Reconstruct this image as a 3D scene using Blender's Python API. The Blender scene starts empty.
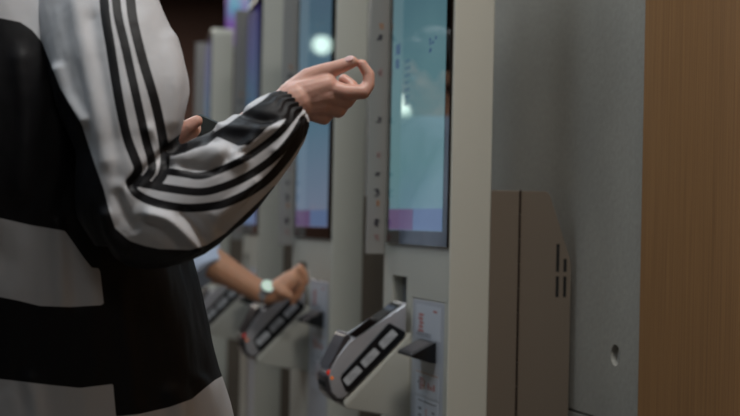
import bpy, bmesh, math, random
import numpy as np
from mathutils import Vector, Matrix, Quaternion, noise
random.seed(4)
SC = bpy.context.scene
COL = SC.collection
PI = math.pi

# ------------------------------------------------------------------ camera
F = 1478.0
CZ = 1.05
ROLL, PITCH = math.radians(1.2), math.radians(0.56)
_F = Vector((0, math.cos(PITCH), math.sin(PITCH)))
_U0 = Vector((0, -math.sin(PITCH), math.cos(PITCH)))
_R = Vector((1, 0, 0)) * math.cos(ROLL) + _U0 * math.sin(ROLL)
_U = _U0 * math.cos(ROLL) - Vector((1, 0, 0)) * math.sin(ROLL)
O = Vector((0, 0, CZ))
cam_d = bpy.data.cameras.new('camera')
cam = bpy.data.objects.new('camera', cam_d)
COL.objects.link(cam)
M = Matrix.Identity(4)
for i in range(3):
    M[i][0] = _R[i]; M[i][1] = _U[i]; M[i][2] = -_F[i]; M[i][3] = O[i]
cam.matrix_world = M
cam_d.sensor_width = 36
cam_d.lens = 36 * F / 740
cam_d.clip_start = 0.05
cam_d.dof.use_dof = True
cam_d.dof.focus_distance = 2.15
cam_d.dof.aperture_fstop = 3.8
SC.camera = cam


def P(x, y, Y):
    """point in the place at distance Y seen in direction (x, y)"""
    d = _R * ((x - 370) / F) - _U * ((y - 208) / F) + _F
    return O + d * (Y / d.y)


def proj_np(co):
    v = co - np.array(O)
    z = v @ np.array(_F)
    return np.stack([370 + F * (v @ np.array(_R)) / z, 208 - F * (v @ np.array(_U)) / z], 1)


# ------------------------------------------------------------------ view
SC.view_settings.view_transform = 'Standard'
SC.view_settings.look = 'None'
SC.view_settings.gamma = 1
SC.view_settings.exposure = -0.12
SC.view_settings.use_curve_mapping = False
w = bpy.data.worlds.new('world'); SC.world = w; w.use_nodes = True
w.node_tree.nodes['Background'].inputs[0].default_value = (0.5, 0.47, 0.44, 1)
w.node_tree.nodes['Background'].inputs[1].default_value = 0.02


# ------------------------------------------------------------------ materials
def srgb(r, g, b):
    def c(v):
        v /= 255
        return v / 12.92 if v <= 0.04045 else ((v + 0.055) / 1.055) ** 2.4
    return (c(r), c(g), c(b), 1)


def mat(name, col, rough=0.5, metal=0.0, spec=0.5, noise_amt=0.0, noise_scale=30, bump=0.0, bump_scale=200,
        emis=None, estr=0, sss=0, coat=0, sheen=0, stretch=None):
    m = bpy.data.materials.new(name); m.use_nodes = True
    nt = m.node_tree; b = nt.nodes['Principled BSDF']
    b.inputs['Base Color'].default_value = col
    b.inputs['Roughness'].default_value = rough
    b.inputs['Metallic'].default_value = metal
    b.inputs['Specular IOR Level'].default_value = spec
    b.inputs['Coat Weight'].default_value = coat
    b.inputs['Sheen Weight'].default_value = sheen
    if sss:
        b.inputs['Subsurface Weight'].default_value = sss
        b.inputs['Subsurface Radius'].default_value = (0.012, 0.005, 0.003)
        b.inputs['Subsurface Scale'].default_value = 1.0
    if emis:
        b.inputs['Emission Color'].default_value = emis
        b.inputs['Emission Strength'].default_value = estr
    tc = nt.nodes.new('ShaderNodeTexCoord')
    mp = nt.nodes.new('ShaderNodeMapping')
    nt.links.new(tc.outputs['Object'], mp.inputs[0])
    if stretch: mp.inputs['Scale'].default_value = stretch
    if noise_amt:
        n = nt.nodes.new('ShaderNodeTexNoise'); n.inputs['Scale'].default_value = noise_scale
        n.inputs['Detail'].default_value = 6
        nt.links.new(mp.outputs[0], n.inputs['Vector'])
        mr = nt.nodes.new('ShaderNodeMapRange')
        mr.inputs[1].default_value = 0.25; mr.inputs[2].default_value = 0.75
        mr.inputs[3].default_value = 1 - noise_amt; mr.inputs[4].default_value = 1 + noise_amt
        nt.links.new(n.outputs[0], mr.inputs[0])
        mx = nt.nodes.new('ShaderNodeVectorMath'); mx.operation = 'SCALE'
        mx.inputs[0].default_value = col[:3]
        nt.links.new(mr.outputs[0], mx.inputs['Scale'])
        nt.links.new(mx.outputs[0], b.inputs['Base Color'])
    if bump:
        n2 = nt.nodes.new('ShaderNodeTexNoise'); n2.inputs['Scale'].default_value = bump_scale
        n2.inputs['Detail'].default_value = 4
        nt.links.new(mp.outputs[0], n2.inputs['Vector'])
        bp = nt.nodes.new('ShaderNodeBump'); bp.inputs['Strength'].default_value = bump
        bp.inputs['Distance'].default_value = 0.002
        nt.links.new(n2.outputs[0], bp.inputs['Height'])
        nt.links.new(bp.outputs[0], b.inputs['Normal'])
    return m


def two_tone(name, light, dark, attr, rough, bump):
    """fabric whose dyed panels follow a signed distance stored on the cloth"""
    m = mat(name, light, rough, bump=bump, bump_scale=900)
    nt = m.node_tree; b = nt.nodes['Principled BSDF']
    a = nt.nodes.new('ShaderNodeAttribute'); a.attribute_name = attr
    mr = nt.nodes.new('ShaderNodeMapRange')
    mr.inputs[1].default_value = -0.5; mr.inputs[2].default_value = 0.5
    nt.links.new(a.outputs['Fac'], mr.inputs[0])
    mx = nt.nodes.new('ShaderNodeMix'); mx.data_type = 'RGBA'
    mx.inputs['A'].default_value = light; mx.inputs['B'].default_value = dark
    nt.links.new(mr.outputs[0], mx.inputs['Factor'])
    nt.links.new(mx.outputs['Result'], b.inputs['Base Color'])
    return m


MT = {}
MT['shell'] = mat('kiosk_powder_coat', srgb(196, 194, 182), 0.42, bump=0.05, bump_scale=900)
MT['cabinet'] = mat('taupe_powder_coat', srgb(117, 105, 92), 0.45, bump=0.06, bump_scale=800)
MT['hinge'] = mat('hinge_metal', srgb(70, 58, 50), 0.4, 0.6)
MT['bezel'] = mat('bezel_black_glass', srgb(14, 11, 12), 0.04, coat=0.3)
MT['dark'] = mat('dark_gap', srgb(14, 13, 13), 0.7)
MT['silver'] = mat('silver_plastic', srgb(182, 180, 182), 0.25, 0.25)
MT['silver_dark'] = mat('dark_silver_plastic', srgb(78, 74, 76), 0.3, 0.3)
MT['black'] = mat('black_plastic', srgb(16, 17, 20), 0.32)
MT['grey_key'] = mat('grey_label', srgb(192, 194, 196), 0.45)
MT['grey_ink'] = mat('grey_ink', srgb(130, 133, 138), 0.5)
MT['panel'] = mat('panel_blue_grey', srgb(180, 183, 190), 0.35)
MT['sticker'] = mat('sticker_white', srgb(200, 204, 212), 0.4)
MT['ink_red'] = mat('ink_red', srgb(186, 112, 106), 0.5)
MT['ink_orange'] = mat('ink_orange', srgb(176, 128, 96), 0.5)
MT['ink_dark'] = mat('ink_dark', srgb(50, 46, 58), 0.5)
MT['ink_pink'] = mat('ink_pink', srgb(160, 128, 126), 0.5)
MT['metal_slot'] = mat('brushed_slot', srgb(135, 137, 142), 0.35, 0.3, noise_amt=0.15, noise_scale=60, stretch=(1, 1, 0.05))
MT['led_red'] = mat('led_red', srgb(120, 20, 10), 0.4, emis=srgb(255, 50, 20), estr=0.3)
MT['led_orange'] = mat('led_orange', srgb(160, 70, 10), 0.4, emis=srgb(255, 130, 30), estr=0.35)
MT['shield'] = mat('side_shield_plastic', srgb(150, 147, 142), 0.3)
MT['skin'] = mat('skin', srgb(212, 166, 150), 0.42, sss=0.25, noise_amt=0.06, noise_scale=40, bump=0.15, bump_scale=350)
MT['skin2'] = mat('tanned_skin', srgb(214, 158, 124), 0.45, sss=0.2, noise_amt=0.05, noise_scale=40)
MT['nail'] = mat('nail', srgb(228, 190, 188), 0.3)
MT['hair'] = mat('hair_dark', srgb(28, 22, 19), 0.45, bump=0.8, bump_scale=60, stretch=(6, 6, 1))
MT['trouser'] = mat('black_trousers', srgb(26, 26, 30), 0.8, bump=0.2, bump_scale=700)
MT['jean'] = mat('blue_jeans', srgb(52, 62, 84), 0.8, bump=0.3, bump_scale=900)
MT['shoe'] = mat('shoe_white', srgb(205, 203, 198), 0.5)
MT['sole'] = mat('shoe_sole', srgb(70, 68, 66), 0.7)
MT['shirt'] = mat('pale_blue_cotton', srgb(205, 216, 236), 0.8, bump=0.25, bump_scale=700)
MT['strap'] = mat('dark_webbing', srgb(40, 38, 44), 0.7)
MT['watch_face'] = mat('watch_face', srgb(225, 240, 225), 0.25, emis=srgb(210, 240, 215), estr=0.35)
MT['phone'] = mat('phone_black', srgb(20, 28, 26), 0.2)
MT['phone_case'] = mat('phone_case_green', srgb(22, 36, 32), 0.45)
MT['eye'] = mat('eye_white', srgb(225, 222, 218), 0.2)
MT['iris'] = mat('iris_brown', srgb(40, 25, 18), 0.15)
MT['lip'] = mat('lips', srgb(170, 95, 88), 0.4)
WHITE, BLACK = srgb(200, 202, 206), srgb(15, 15, 19)
MT['jacket'] = two_tone('track_jacket_nylon', WHITE, BLACK, 'dye', 0.55, 0.08)
MT['jacket'].node_tree.nodes['Principled BSDF'].inputs['Specular IOR Level'].default_value = 0.3


# concrete: mottled, faint trowel clouds
def concrete():
    m = mat('fair_faced_concrete', srgb(128, 129, 125), 0.75, bump=0.25, bump_scale=120)
    nt = m.node_tree; b = nt.nodes['Principled BSDF']
    tc = [n for n in nt.nodes if n.type == 'TEX_COORD'][0]
    n1 = nt.nodes.new('ShaderNodeTexNoise'); n1.inputs['Scale'].default_value = 2.2; n1.inputs['Detail'].default_value = 7
    n2 = nt.nodes.new('ShaderNodeTexNoise'); n2.inputs['Scale'].default_value = 90; n2.inputs['Detail'].default_value = 6
    nt.links.new(tc.outputs['Object'], n1.inputs[0]); nt.links.new(tc.outputs['Object'], n2.inputs[0])
    r1 = nt.nodes.new('ShaderNodeValToRGB')
    r1.color_ramp.elements[0].position = 0.3; r1.color_ramp.elements[0].color = srgb(147, 145, 138)
    r1.color_ramp.elements[1].position = 0.7; r1.color_ramp.elements[1].color = srgb(168, 165, 156)
    nt.links.new(n1.outputs[0], r1.inputs[0])
    mr = nt.nodes.new('ShaderNodeMapRange'); mr.inputs[1].default_value = .3; mr.inputs[2].default_value = .7
    mr.inputs[3].default_value = 0.93; mr.inputs[4].default_value = 1.06
    nt.links.new(n2.outputs[0], mr.inputs[0])
    sc = nt.nodes.new('ShaderNodeVectorMath'); sc.operation = 'SCALE'
    nt.links.new(r1.outputs[0], sc.inputs[0]); nt.links.new(mr.outputs[0], sc.inputs['Scale'])
    nt.links.new(sc.outputs[0], b.inputs['Base Color'])
    return m


def wood():
    m = mat('oak_veneer', srgb(150, 108, 68), 0.5)
    nt = m.node_tree; b = nt.nodes['Principled BSDF']
    tc = [n for n in nt.nodes if n.type == 'TEX_COORD'][0]
    mp = nt.nodes.new('ShaderNodeMapping'); mp.inputs['Scale'].default_value = (60, 60, 1.1)
    n1 = nt.nodes.new('ShaderNodeTexNoise'); n1.inputs['Scale'].default_value = 3.0; n1.inputs['Detail'].default_value = 8
    n1.inputs['Roughness'].default_value = 0.65
    nt.links.new(tc.outputs['Object'], mp.inputs[0]); nt.links.new(mp.outputs[0], n1.inputs[0])
    r1 = nt.nodes.new('ShaderNodeValToRGB')
    r1.color_ramp.elements[0].position = 0.32; r1.color_ramp.elements[0].color = srgb(138, 99, 61)
    r1.color_ramp.elements[1].position = 0.66; r1.color_ramp.elements[1].color = srgb(160, 118, 74)
    nt.links.new(n1.outputs[0], r1.inputs[0])
    n2 = nt.nodes.new('ShaderNodeTexNoise'); n2.inputs['Scale'].default_value = 1.5
    mp2 = nt.nodes.new('ShaderNodeMapping'); mp2.inputs['Scale'].default_value = (4, 4, .5)
    nt.links.new(tc.outputs['Object'], mp2.inputs[0]); nt.links.new(mp2.outputs[0], n2.inputs[0])
    mr = nt.nodes.new('ShaderNodeMapRange'); mr.inputs[3].default_value = 0.85; mr.inputs[4].default_value = 1.12
    nt.links.new(n2.outputs[0], mr.inputs[0])
    sc = nt.nodes.new('ShaderNodeVectorMath'); sc.operation = 'SCALE'
    nt.links.new(r1.outputs[0], sc.inputs[0]); nt.links.new(mr.outputs[0], sc.inputs['Scale'])
    nt.links.new(sc.outputs[0], b.inputs['Base Color'])
    bp = nt.nodes.new('ShaderNodeBump'); bp.inputs['Strength'].default_value = 0.15; bp.inputs['Distance'].default_value = 0.001
    nt.links.new(n1.outputs[0], bp.inputs['Height']); nt.links.new(bp.outputs[0], b.inputs['Normal'])
    return m


def screen_mat(name, cols, strength, seed):
    """lit display: soft vertical gradient with drifting picture clouds; z is height on the screen"""
    m = mat(name, srgb(8, 10, 12), 0.035, spec=1.0)
    nt = m.node_tree; b = nt.nodes['Principled BSDF']
    tc = [n for n in nt.nodes if n.type == 'TEX_COORD'][0]
    sep = nt.nodes.new('ShaderNodeSeparateXYZ')
    nt.links.new(tc.outputs['Object'], sep.inputs[0])
    n = nt.nodes.new('ShaderNodeTexNoise'); n.inputs['Scale'].default_value = 5.0; n.inputs['Detail'].default_value = 2
    mp = nt.nodes.new('ShaderNodeMapping'); mp.inputs['Location'].default_value = (seed, seed * 2, seed)
    nt.links.new(tc.outputs['Object'], mp.inputs[0]); nt.links.new(mp.outputs[0], n.inputs[0])
    ma = nt.nodes.new('ShaderNodeMath'); ma.operation = 'MULTIPLY_ADD'; ma.inputs[1].default_value = 0.35
    nt.links.new(n.outputs[0], ma.inputs[0])
    mr = nt.nodes.new('ShaderNodeMapRange'); mr.inputs[1].default_value = 1.03; mr.inputs[2].default_value = 1.70
    mr.inputs[3].default_value = -0.17; mr.inputs[4].default_value = 0.83
    nt.links.new(sep.outputs['Z'], mr.inputs[0]); nt.links.new(mr.outputs[0], ma.inputs[2])
    r = nt.nodes.new('ShaderNodeValToRGB')
    e = r.color_ramp.elements
    for k, (p_, c_) in enumerate(cols):
        if k < 2: e[k].position = p_; e[k].color = srgb(*c_)
        else:
            q = e.new(p_); q.color = srgb(*c_)
    nt.links.new(ma.outputs[0], r.inputs[0])
    nt.links.new(r.outputs[0], b.inputs['Emission Color'])
    b.inputs['Emission Strength'].default_value = strength
    return m


MT['concrete'] = concrete()
MT['wood'] = wood()
MT['floor'] = mat('dark_floor_tile', srgb(92, 86, 80), 0.4, noise_amt=0.15, noise_scale=6)
MT['ceil'] = mat('dark_ceiling_paint', srgb(48, 36, 30), 0.85, noise_amt=0.05)
MT['brown'] = mat('dark_brown_wall', srgb(84, 62, 54), 0.8, noise_amt=0.08, noise_scale=3)
MT['plaster'] = mat('grey_plaster', srgb(105, 102, 98), 0.85, noise_amt=0.05, noise_scale=4)
TEAL = [(0.0, (104, 140, 156)), (0.2, (98, 142, 148)), (0.45, (104, 144, 152)), (0.75, (88, 126, 138)), (1.0, (82, 116, 130))]
MT['screen_a'] = screen_mat('screen_teal', TEAL, 0.66, 1.0)
MT['screen_b'] = screen_mat('screen_blue', [(0.0, (150, 120, 135)), (0.1, (112, 128, 150)), (0.4, (88, 122, 142)), (0.8, (84, 112, 128)), (1.0, (80, 100, 122))], 0.75, 4.0)
MT['screen_c'] = screen_mat('screen_violet', [(0.0, (50, 60, 120)), (0.3, (40, 78, 112)), (0.6, (52, 90, 120)), (0.85, (62, 66, 120)), (1.0, (60, 52, 105))], 0.6, 7.0)
MT['ui_purple'] = mat('ui_purple', srgb(8, 8, 10), 0.1, emis=srgb(118, 96, 140), estr=0.5)
MT['ui_blue'] = mat('ui_blue', srgb(8, 8, 10), 0.1, emis=srgb(112, 138, 182), estr=0.5)
MT['ui_ink'] = mat('ui_ink', srgb(8, 8, 10), 0.1, emis=srgb(66, 92, 132), estr=0.6)
MT['ui_faint'] = mat('ui_faint', srgb(8, 8, 10), 0.1, emis=srgb(88, 128, 146), estr=0.6)


# ------------------------------------------------------------------ mesh helpers
def link_bm(name, bm, mats, parent=None, smooth=False, recalc=True):
    if recalc: bmesh.ops.recalc_face_normals(bm, faces=bm.faces[:])
    me = bpy.data.meshes.new(name); bm.to_mesh(me); bm.free()
    if not isinstance(mats, (list, tuple)): mats = [mats]
    for m_ in mats: me.materials.append(m_)
    if smooth: me.shade_smooth()
    o = bpy.data.objects.new(name, me); COL.objects.link(o)
    if parent: o.parent = parent
    return o


def bx(bm, x0, x1, y0, y1, z0, z1, mi=0, bev=0.0, seg=2, M_=None):
    vs = [bm.verts.new((x, y, z)) for x in (x0, x1) for y in (y0, y1) for z in (z0, z1)]
    fs = [(0, 1, 3, 2), (4, 6, 7, 5), (0, 4, 5, 1), (2, 3, 7, 6), (0, 2, 6, 4), (1, 5, 7, 3)]
    faces = [bm.faces.new([vs[i] for i in f]) for f in fs]
    for f in faces: f.material_index = mi
    if M_ is not None:
        for v in vs: v.co = M_ @ v.co
    if bev:
        es = list({e for f in faces for e in f.edges})
        r = bmesh.ops.bevel(bm, geom=es, offset=bev, segments=seg, profile=0.5, affect='EDGES')
        for f in r['faces']: f.material_index = mi
    return vs


def prism(bm, prof, x0, x1, mi=0, bev=0.0, seg=2):
    """profile of (y, z) extruded along x"""
    a = [bm.verts.new((x0, y, z)) for y, z in prof]; b = [bm.verts.new((x1, y, z)) for y, z in prof]
    n = len(prof); fs = [bm.faces.new(a), bm.faces.new(b[::-1])]
    for i in range(n): fs.append(bm.faces.new((a[i], b[i], b[(i + 1) % n], a[(i + 1) % n])))
    for f in fs: f.material_index = mi
    if bev:
        es = list({e for f in fs for e in f.edges})
        r = bmesh.ops.bevel(bm, geom=es, offset=bev, segments=seg, profile=0.5, affect='EDGES')
        for f in r['faces']: f.material_index = mi


def rcone(bm, p0, r0, p1, r1, seg=16, cap=4, sx=1.0):
    """closed round-ended tapering limb from p0 to p1"""
    p0, p1 = Vector(p0), Vector(p1)
    d = p1 - p0; L = max(d.length, 1e-5); q = d.to_track_quat('Z', 'Y')
    rings = []
    for k in range(1, cap + 1): a = -PI / 2 + PI / 2 * k / cap; rings.append((math.sin(a) * r0, math.cos(a) * r0))
    for k in range(0, cap): a = PI / 2 * k / cap; rings.append((L + math.sin(a) * r1, math.cos(a) * r1))
    bot = bm.verts.new(p0 + q @ Vector((0, 0, -r0))); top = bm.verts.new(p0 + q @ Vector((0, 0, L + r1)))
    vr = [[bm.verts.new(p0 + q @ Vector((math.cos(2 * PI * i / seg) * r * sx, math.sin(2 * PI * i / seg) * r, z))) for i in range(seg)] for z, r in rings]
    for i in range(seg): bm.faces.new((bot, vr[0][(i + 1) % seg], vr[0][i]))
    for a, b in zip(vr, vr[1:]):
        for i in range(seg): bm.faces.new((a[i], a[(i + 1) % seg], b[(i + 1) % seg], b[i]))
    for i in range(seg): bm.faces.new((top, vr[-1][i], vr[-1][(i + 1) % seg]))


def chain(bm, pts, **k):
    for (p0, r0), (p1, r1) in zip(pts, pts[1:]): rcone(bm, p0, r0, p1, r1, **k)


def ellipsoid(bm, c, r, q=None, seg=20, rings=12):
    q = q or Quaternion()
    ret = bmesh.ops.create_uvsphere(bm, u_segments=seg, v_segments=rings, radius=1)
    for v in ret['verts']: v.co = Vector(c) + q @ Vector((v.co.x * r[0], v.co.y * r[1], v.co.z * r[2]))


def tube_loft(bm, rings_, close=True):
    """rings_: list of lists of points"""
    vr = [[bm.verts.new(p) for p in ring] for ring in rings_]
    n = len(vr[0])
    for a, b in zip(vr, vr[1:]):
        for i in range(n): bm.faces.new((a[i], a[(i + 1) % n], b[(i + 1) % n], b[i]))
    if close:
        bm.faces.new(vr[0][::-1]); bm.faces.new(vr[-1])


def smooth_loft(keys, per=8, seg=40):
    """keys: (centre, axis_a vec, axis_b vec); Catmull-Rom between them"""
    out = []
    K = [keys[0]] + keys + [keys[-1]]
    for i in range(1, len(K) - 2):
        for s in range(per + (1 if i == len(K) - 3 else 0)):
            t = s / per
            v = []
            for j in range(3):
                a, b, c, d = (K[i - 1][j], K[i][j], K[i + 1][j], K[i + 2][j])
                v.append(0.5 * ((2 * b) + (c - a) * t + (2 * a - 5 * b + 4 * c - d) * t * t + (3 * b - a - 3 * c + d) * t ** 3))
            out.append([v[0] + v[1] * math.cos(2 * PI * k / seg) + v[2] * math.sin(2 * PI * k / seg) for k in range(seg)])
    return out


def evaluated(o):
    dg = bpy.context.evaluated_depsgraph_get(); dg.update()
    me = bpy.data.meshes.new_from_object(o.evaluated_get(dg))
    old = o.data; o.modifiers.clear(); o.data = me
    bpy.data.meshes.remove(old)
    return o


def remeshed(o, voxel, smooth_it=4, factor=0.5):
    m = o.modifiers.new('r', 'REMESH'); m.mode = 'VOXEL'; m.voxel_size = voxel; m.use_smooth_shade = True
    if smooth_it:
        s = o.modifiers.new('s', 'SMOOTH'); s.iterations = smooth_it; s.factor = factor
    n = o.name; evaluated(o); o.data.name = n; o.data.shade_smooth()
    return o


def boolean_cut(o, bm_cut):
    me = bpy.data.meshes.new('cut'); bmesh.ops.recalc_face_normals(bm_cut, faces=bm_cut.faces[:]); bm_cut.to_mesh(me); bm_cut.free()
    for m_ in o.data.materials: me.materials.append(m_)
    c = bpy.data.objects.new('cut', me); COL.objects.link(c); c.parent = o.parent
    m = o.modifiers.new('b', 'BOOLEAN'); m.object = c; m.operation = 'DIFFERENCE'; m.solver = 'EXACT'
    evaluated(o)
    bpy.data.objects.remove(c); bpy.data.meshes.remove(me)
    return o


def auto_smooth(o, ang=35):
    for p in o.data.polygons: p.use_smooth = True
    m = o.data
    bm = bmesh.new(); bm.from_mesh(m)
    for e in bm.edges:
        if len(e.link_faces) == 2 and e.calc_face_angle(0) > math.radians(ang): e.smooth = False
    bm.to_mesh(m); bm.free()
    return o


def empty(name, loc=(0, 0, 0), rz=0, label=None, cat=None, group=None):
    o = bpy.data.objects.new(name, None); COL.objects.link(o)
    o.location = loc; o.rotation_euler = (0, 0, rz); o.empty_display_size = 0.05
    return tag(o, label, cat, group)


def tag(o, label=None, cat=None, group=None, kind=None):
    if label: o['label'] = label
    if cat: o['category'] = cat
    if group: o['group'] = group
    if kind: o['kind'] = kind
    return o


def copy_tree(o, parent=None):
    c = o.copy(); COL.objects.link(c)
    if parent is not None: c.parent = parent
    for ch in list(o.children): copy_tree(ch, c)
    return c


# ------------------------------------------------------------------ row frame: x = along the wall, y = out into the room
ROWA = math.radians(105.3155)
D = Vector((math.cos(ROWA), math.sin(ROWA), 0))
N = Vector((-D.y, D.x, 0))
C1 = Vector((0.1444, 2.64, 0))


def W(t, n, z=0): return C1 + D * t + N * n + Vector((0, 0, z))


ROW = Matrix.Translation(C1) @ Matrix.Rotation(ROWA, 4, 'Z')


def in_row(name, bm, m, kind='structure'):
    o = link_bm(name, bm, m); o.location = C1; o.rotation_euler = (0, 0, ROWA)
    if kind: o['kind'] = kind
    return o


# ------------------------------------------------------------------ the room
WN = -0.245                                    # plane of the concrete wall
bm = bmesh.new(); bx(bm, -3.6, 3.62, WN - 0.18, WN, 0, 3.0)
wall_r = in_row('wall_right', bm, MT['concrete'])
cut = bmesh.new()
# formwork tie hole with a shallow cone, panel joint at working height
def cone_cut(b, t, z, r):
    ret = bmesh.ops.create_cone(b, segments=32, radius1=r, radius2=r * 0.72, depth=0.03, cap_ends=True)
    for v in ret['verts']:
        x, y, zz = v.co
        v.co = Vector((t + x, WN + 0.001 - (zz + 0.015), z + y))
for t_, z_ in ((-0.172, 0.831), (-0.172, 1.731), (1.16, 0.832)): cone_cut(cut, t_, z_, 0.0185)
bx(cut, -3.7, 3.7, WN - 0.008, WN + 0.02, 0.7115, 0.7160)
cutme = cut
me = bpy.data.meshes.new('cut'); bmesh.ops.recalc_face_normals(cut, faces=cut.faces[:]); cut.to_mesh(me); cut.free()
c = bpy.data.objects.new('cut', me); COL.objects.link(c); c.location = C1; c.rotation_euler = (0, 0, ROWA)
m_ = wall_r.modifiers.new('b', 'BOOLEAN'); m_.object = c; m_.operation = 'DIFFERENCE'; m_.solver = 'EXACT'
evaluated(wall_r); bpy.data.objects.remove(c)
plug = mat('tie_hole_mortar', srgb(190, 186, 178), 0.8)
bm = bmesh.new()
for t_, z_ in ((-0.172, 0.831), (-0.172, 1.731), (1.16, 0.832)):
    ret = bmesh.ops.create_cone(bm, segments=28, radius1=0.0145, radius2=0.0138, depth=0.006, cap_ends=True)
    for v in ret['verts']:
        x, y, zz = v.co; v.co = Vector((t_ + x, WN - 0.013 - zz, z_ + y - 0.002))
in_row('trim_tie_hole_plug', bm, plug)

# oak clad pier beside the kiosks
bm = bmesh.new(); bx(bm, -2.2, -0.308, WN, WN + 0.022, 0, 3.0, bev=0.001, seg=1)
in_row('trim_oak_cladding', bm, MT['wood'])
# room shell
bm = bmesh.new(); bx(bm, -8, 4, -3.2, 13.2, -0.1, 0.0); tag(link_bm('floor', bm, MT['floor']), kind='structure')
bm = bmesh.new(); bx(bm, -8, 4, -3.2, 13.2, 3.0, 3.1); tag(link_bm('ceiling', bm, MT['ceil']), kind='structure')
bm = bmesh.new(); bx(bm, -8, 4, 13.0, 13.2, 0, 3.0); tag(link_bm('wall_back', bm, MT['brown']), kind='structure')
bm = bmesh.new(); bx(bm, -8.0, -7.8, -3.2, 13.0, 0, 3.0); tag(link_bm('wall_left', bm, MT['brown']), kind='structure')
bm = bmesh.new(); bx(bm, -7.8, 4, -3.2, -3.0, 0, 3.0); tag(link_bm('wall_front', bm, MT['plaster']), kind='structure')
bm = bmesh.new(); bx(bm, 3.8, 4, -3.0, 13.0, 0, 3.0); tag(link_bm('wall_far_right', bm, MT['brown']), kind='structure')

# ------------------------------------------------------------------ kiosk
TOP = 1.735
KW = 0.43


def rounded_profile(x0, x1, z0, z1, r, seg=6):
    pts = [(x0, z0), (x1, z0)]
    for cx, cz, a0 in ((x1 - r, z1 - r, 0), (x0 + r, z1 - r, PI / 2)):
        for k in range(seg + 1):
            a = a0 + PI / 2 * k / seg; pts.append((cx + math.cos(a) * r, cz + math.sin(a) * r))
    return pts


def plate(bm, prof, y0, y1, mi=0, bev=0.0, seg=2):
    """profile of (x, z) extruded along y"""
    a = [bm.verts.new((x, y0, z)) for x, z in prof]; b = [bm.verts.new((x, y1, z)) for x, z in prof]
    n = len(prof); fs = [bm.faces.new(a), bm.faces.new(b[::-1])]
    for i in range(n): fs.append(bm.faces.new((a[i], b[i], b[(i + 1) % n], a[(i + 1) % n])))
    for f in fs: f.material_index = mi
    if bev:
        es = [e for e in fs[1].edges] + [e for e in fs[0].edges]
        bmesh.ops.bevel(bm, geom=es, offset=bev, segments=seg, profile=0.5, affect='EDGES')


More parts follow.
